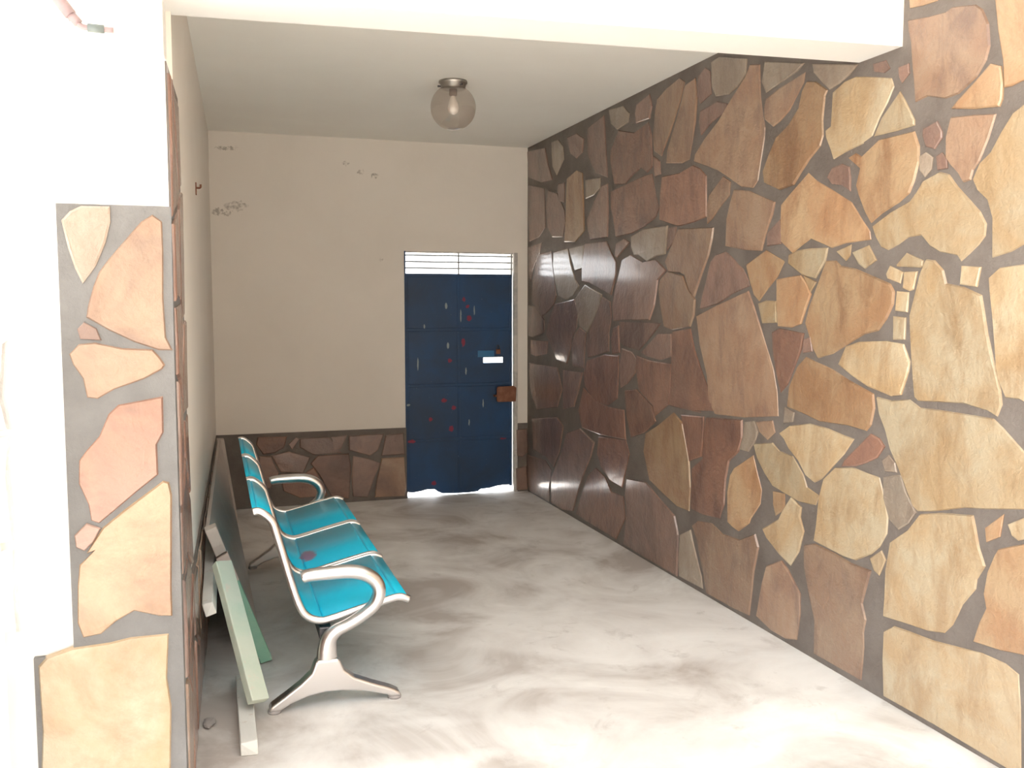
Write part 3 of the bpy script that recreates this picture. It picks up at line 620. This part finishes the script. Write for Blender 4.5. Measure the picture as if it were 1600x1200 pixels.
# ------------------------------------------------------------------ ceiling globe lamp
lamp = empty('globe_lamp', (1.43, 5.63, HC), 'clear glass globe lamp with a metal collar fixed to the ceiling', 'lamp')
lc = (1.43, 5.63)
col = MB().lathe([(0.0, 0), (.086, 0), (.088, -.012), (.078, -.02), (.074, -.045), (.066, -.05), (0.0, -.05)], (*lc, HC), 32).build('collar', mat('tarnished_collar', (.42, .40, .37), .4, .9), lamp, True)
for k in range(3):
    a = 2.1 * k - 1.2; c = Vector((math.cos(a), math.sin(a), 0))
    s_ = MB(); s_.sweep([Vector((*lc, HC - .034)) + c * .072, Vector((*lc, HC - .034)) + c * .095], .006, .006, 8, Vector((0, 0, 1))); s_.build('set_screw', DARKMETAL, col)
prof = []
for i in range(25):
    th = math.radians(28 + (180 - 28) * i / 24)
    prof.append((.1385 * math.sin(th) + (0 if i < 24 else .0001), -.158 + .136 * math.cos(th)))
gm = bpy.data.materials.new('smoky_glass'); gm.use_nodes = True
nt = gm.node_tree; nt.nodes.remove(nt.nodes['Principled BSDF']); out = nt.nodes['Material Output']
tr = nt.nodes.new('ShaderNodeBsdfTransparent'); tr.inputs['Color'].default_value = (.90, .87, .84, 1)
gl = nt.nodes.new('ShaderNodeBsdfGlossy'); gl.inputs['Roughness'].default_value = .08
df = nt.nodes.new('ShaderNodeBsdfTranslucent'); df.inputs['Color'].default_value = (.80, .72, .66, 1)
fr_ = nt.nodes.new('ShaderNodeMath'); fr_.operation = 'MULTIPLY_ADD'; fr_.inputs[1].default_value = .38; fr_.inputs[2].default_value = .05
lw = nt.nodes.new('ShaderNodeLayerWeight'); lw.inputs['Blend'].default_value = .25; nt.links.new(lw.outputs['Facing'], fr_.inputs[0])
m1 = nt.nodes.new('ShaderNodeMixShader'); m1.inputs[0].default_value = .16
m2 = nt.nodes.new('ShaderNodeMixShader')
nt.links.new(tr.outputs[0], m1.inputs[1]); nt.links.new(df.outputs[0], m1.inputs[2])
nt.links.new(fr_.outputs[0], m2.inputs[0]); nt.links.new(m1.outputs[0], m2.inputs[1]); nt.links.new(gl.outputs[0], m2.inputs[2])
nt.links.new(m2.outputs[0], out.inputs['Surface'])
MB().lathe(prof, (*lc, HC), 40).build('globe', gm, lamp, True)
sk = MB().lathe([(0, -.05), (.024, -.05), (.024, -.085), (.016, -.09), (0, -.09)], (*lc, HC), 20).build('socket', mat('bulb_socket', (.22, .17, .15), .5), lamp, True)
MB().lathe([(.012, -.088), (.016, -.10), (.030, -.135), (.034, -.16), (.028, -.185), (.012, -.198), (0.0001, -.2)], (*lc, HC), 24).build('bulb', mat('frosted_bulb', (.82, .80, .77), .3), sk, True)
rehome(lamp)

# ------------------------------------------------------------------ three seat bench
bench = empty('gang_bench', (.45, 4.88, 0), 'blue three seat steel waiting bench with silver frames along the left wall', 'bench')
SEAT = paint('bright_blue_seat', (.004, .50, .74), (.004, .46, .70), .38, 3)
def seat_red():
    m = paint('bright_blue_seat_stained', (.004, .50, .74), (.004, .46, .70), .38, 3); return m
prof = smooth_path([(.132, 0, .824), (.160, 0, .824), (.203, 0, .785), (.222, 0, .729), (.268, 0, .554), (.303, 0, .435), (.335, 0, .378), (.389, 0, .352), (.441, 0, .357), (.547, 0, .383), (.654, 0, .408), (.720, 0, .420), (.764, 0, .405)], 5)
def seat(y0, y1, stained):
    n = len(prof)
    vs = []; fs = []
    nrm = []
    for i in range(n):
        t = (prof[min(i + 1, n - 1)] - prof[max(i - 1, 0)]).normalized(); nrm.append(Vector((-t.z, 0, t.x)) * -1)
    # sheet of 12 mm between the side bars; seat pan stays a little lower between them
    for k, y in enumerate((y0 + .016, y1 - .016)):
        for i in range(n):
            up_ = nrm[i] if nrm[i].z > 0 or nrm[i].x > 0 else -nrm[i]
            p = prof[i] + Vector((0, y, 0)); vs += [p + up_ * .004, p - up_ * .008]
    for i in range(n - 1):
        a, b = 2 * i, 2 * i + 2; o = 2 * n
        fs += [(a, b, b + o, a + o), (a + 1, a + 1 + o, b + 1 + o, b + 1), (a, a + 1, b + 1, b), (a + o, b + o, b + 1 + o, a + 1 + o)]
    o = 2 * n; e = 2 * (n - 1)
    fs += [(0, o, o + 1, 1), (e, e + 1, e + 1 + o, e + o)]
    s_ = link('seat_shell', vs, fs, SEAT if not stained else SEATS, bench, True)
    for y in (y0 + .010, y1 - .010):
        MB().sweep([p + Vector((0, y, 0)) for p in prof], .0165, .011, 10).build('side_bar', CHROME, s_, True)
    if stained: pass
    return s_
SEATS = mat('bright_blue_seat_marked', (.004, .50, .74), .38); _t = NT(SEATS)
_sep = _t.n('ShaderNodeSeparateXYZ'); _t.l(_t.pos, _sep.inputs[0])
def _sq(sock, c, r): 
    q = _t.math('MULTIPLY', _t.math('SUBTRACT', sock, c), 1 / r); return _t.math('MULTIPLY', q, q)
_wob = _t.math('MULTIPLY_ADD', _t.noise(30, 3), .05, -.025)
_d = _t.math('ADD', _sq(_t.math('ADD', _sep.outputs[0], _wob), .435, .045), _sq(_t.math('ADD', _sep.outputs[1], _wob), 4.80, .11))
_m = _t.math('MULTIPLY', _t.math('MINIMUM', _t.math('MAXIMUM', _t.math('SUBTRACT', 1.0, _d), 0.0), .5), 1.5)
_t.color(_t.mix(_m, (.004, .49, .73), (.30, .03, .07)))
Y0, PITCH = 3.80, .717
for i in range(3): seat(Y0 + i * PITCH, Y0 + i * PITCH + PITCH - .014, i == 1)
bm_ = MB().box(.385, .435, 3.80, 5.93, .275, .325).build('cross_beam', DARKMETAL, bench); bevel(bm_, .006)
for i in range(3):
    for f_ in (.16, .54):
        y = Y0 + i * PITCH + f_
        b_ = MB().prism([(.36, .318), (.46, .318), (.52, .368), (.44, .350), (.37, .348)], y - .02, y + .02, lambda u, v, w: (u, w, v)).build('seat_bracket', DARKMETAL, bench)
def end_leg(y):
    arm = smooth_path([(.315, y, .548), (.345, y, .556), (.42, y, .558), (.50, y, .558), (.565, y, .545), (.612, y, .512), (.630, y, .465), (.612, y, .412), (.565, y, .372), (.505, y, .338), (.448, y, .312), (.420, y, .280), (.412, y, .235), (.412, y, .185)], 5)
    n = len(arm); ra = []
    for i in range(n):
        t = i / (n - 1); ra.append(.025 + .005 * math.sin(math.pi * min(1, t * 1.6)) + (.020 * max(0, (t - .72) / .28)))
    ra[0] = .012
    MB().sweep(arm, ra, .028, 16).build('armrest', CHROME, bench, True)
    out = [(.362, .20), (.372, .205), (.452, .205), (.462, .20), (.478, .155), (.520, .118), (.60, .082), (.67, .054), (.706, .034), (.714, .014), (.668, .014), (.655, .026), (.56, .054), (.47, .068), (.40, .070), (.33, .060), (.26, .036), (.222, .014), (.174, .014), (.180, .034), (.235, .070), (.30, .115), (.345, .155)]
    lg = MB().prism(out, y - .03, y + .03, lambda u, v, w: (u, w, v)).build('leg_base', CHROME, bench); bevel(lg, .010, 3)
    for x in (.198, .69):
        MB().lathe([(.0001, 0), (.026, 0), (.028, .008), (.022, .02), (.0001, .022)], (x, y, 0), 16).build('foot', RUBBER, lg, True)
end_leg(3.775); end_leg(5.955)
rehome(bench)

# ------------------------------------------------------------------ timber against the left wall
def wood(name, a, b, end):
    m = mat(name, a, .5); t = NT(m)
    c = t.mix(t.ramp(t.noise(4, 5, .65, .8), [(.42, (0, 0, 0)), (.64, (1, 1, 1))]), a, b)
    c = t.mix(t.ramp(t.noise(22, 4, .6), [(.62, (0, 0, 0)), (.72, (.8, .8, .8))]), c, end)
    t.color(c); t.bump(t.noise(25, 4), .25, .008); return m
GREENW = wood('chipped_green_paint', (.22, .44, .33), (.27, .46, .36), (.50, .50, .44))
PALEW = wood('pale_green_paint', (.52, .58, .50), (.44, .55, .46), (.60, .54, .47))
WHITEW = wood('chipped_white_paint', (.70, .71, .69), (.64, .65, .62), (.55, .46, .41))
BAREW = wood('bare_grey_board', (.42, .37, .34), (.46, .41, .37), (.33, .29, .26))
PINKW = wood('bare_pinkish_wood', (.56, .45, .41), (.50, .40, .36), (.4, .33, .3))
def plank(name, a, b, w, t, face, m, parent=None, jag=.012):
    """bar from a to b; w across, t thick along the face normal"""
    a, b, fn = Vector(a), Vector(b), Vector(face).normalized()
    d = (b - a).normalized(); s_ = d.cross(fn).normalized(); fn = s_.cross(d).normalized()
    vs = []; fs = []; N = 6; rnd = random.Random(name + str(a))
    for i in range(N + 1):
        p = a + (b - a) * i / N
        for su, sv in ((-1, -1), (1, -1), (1, 1), (-1, 1)):
            j = rnd.uniform(-1, 1) * (jag if i in (0, N) else .0015)
            vs.append(p + s_ * su * w / 2 + fn * sv * t / 2 + (d * j if i in (0, N) else s_ * j))
    for i in range(N):
        for k in range(4): fs.append((4 * i + k, 4 * i + (k + 1) % 4, 4 * i + 4 + (k + 1) % 4, 4 * i + 4 + k))
    fs += [(3, 2, 1, 0), tuple(4 * N + k for k in range(4))]
    return bevel(link(name, vs, fs, m, parent), .004)

# framed board leaning on its long side against the wall
fb = empty('leaning_board', (.09, 5.8, 0), 'long grey board with chipped green end rail leaning on the left wall', 'board')
lo0, lo1, hi0, hi1 = Vector((.190, 4.36, .012)), Vector((.120, 7.25, .012)), Vector((-.040, 4.36, .655)), Vector((.030, 7.25, .655))
nf = (lo1 - lo0).cross(hi0 - lo0).normalized()
if nf.x < 0: nf = -nf
vs = [lo0, lo1, hi1, hi0, lo0 - nf * .018, lo1 - nf * .018, hi1 - nf * .018, hi0 - nf * .018]
link('board_sheet', vs, [(0, 1, 2, 3), (7, 6, 5, 4), (0, 4, 5, 1), (1, 5, 6, 2), (2, 6, 7, 3), (3, 7, 4, 0)], BAREW, fb)
er = lambda t: lo0.lerp(hi0, t) + Vector((0, -.02, 0)) + nf * .004
plank('end_rail', er(0), er(.60), .05, .055, nf, GREENW, fb)
plank('bare_rail', er(.60), er(.80), .052, .057, nf, PINKW, fb)
plank('end_rail', er(.80), er(1.0), .05, .052, nf, BAREW, fb)
plank('end_rail', lo1, hi1, .05, .05, nf, BAREW, fb)
rehome(fb)
gp = plank('green_plank', (.133, 3.70, .088), (.010, 4.13, .54), .085, .035, (0.6, -.6, .6), PALEW)
tag(gp, 'pale green painted plank leaning nearest the stone pier with its foot by the bench leg', 'plank')
wp = plank('white_batten', (.087, 3.43, .026), (.085, 4.10, .026), .062, .05, (0, 0, 1), WHITEW)
tag(wp, 'white painted batten lying on the floor under the leaning green plank', 'batten')
wp = plank('white_batten', (-.045, 3.95, .40), (-.030, 4.90, .50), .055, .045, (1, 0, .3), WHITEW)
tag(wp, 'white painted batten propped up between the wall and the green end rail', 'batten')

# ------------------------------------------------------------------ small things
pb = bmesh.new(); bmesh.ops.create_icosphere(pb, subdivisions=2, radius=1)
rnd = random.Random(4)
for v in pb.verts:
    v.co *= rnd.uniform(.8, 1.1); v.co = Vector((v.co.x * .026, v.co.y * .05, v.co.z * .012 + .009))
me = bpy.data.meshes.new('stone_chip'); pb.to_mesh(me); pb.free(); me.materials.append(mat('chip_grey', (.30, .28, .27), .8))
sc_ = bpy.data.objects.new('stone_chip', me); COL.objects.link(sc_); sc_.location = (-.055, 3.74, 0)
tag(sc_, 'small dark stone chip on the floor beside the pier', 'chip')

yh = 5.2; xh = XL(yh)
hk = empty('wall_hook', (xh, yh, 2.26), 'small rusty hook high on the narrow cream side wall', 'hook')
h1_ = MB(); h1_.box(xh, xh + .006, yh - .012, yh + .012, 2.225, 2.29); bevel(h1_.build('plate', RUST, hk), .002)
h2_ = MB(); h2_.sweep(smooth_path([(xh + .004, yh, 2.262), (xh + .020, yh, 2.262), (xh + .026, yh, 2.268), (xh + .026, yh, 2.280)]), .005, .005, 8); h2_.build('prong', RUST, hk, True)
rehome(hk)

# angled pipe with an elbow on the cream upper wall
pp = empty('pipe_bracket', (-.44, 3.85, 2.68), 'rusty pink angled pipe with a grey end sleeve on the bright upper wall', 'pipe')
PINK = paint('faded_red_oxide', (.13, .085, .088), (.17, .125, .125), .6)
yp = 3.80
q = MB(); q.sweep([(-.62, yp, 2.905), (-.53, yp, 2.792), (-.463, yp, 2.70)], .022, .022, 14); q.build('pipe', PINK, pp, True)
q = MB(); q.sweep([(-.468, yp, 2.708), (-.438, yp, 2.672)], .017, .017, 14); q.build('pipe_neck', PINK, pp, True)
q = MB(); q.sweep(smooth_path([(-.442, yp, 2.676), (-.430, yp, 2.664), (-.412, yp, 2.660), (-.32, yp, 2.658)]), .011, .011, 12); q.build('elbow', PINK, pp, True)
q = MB(); q.sweep([(-.408, yp, 2.660), (-.352, yp, 2.659)], .0155, .0155, 14); q.build('sleeve', mat('grey_sleeve', (.06, .07, .068), .6), pp, True)
q = MB(); q.box(-.475, -.455, yp, 3.852, 2.69, 2.71); q.build('stay', DARKMETAL, pp)
rehome(pp)
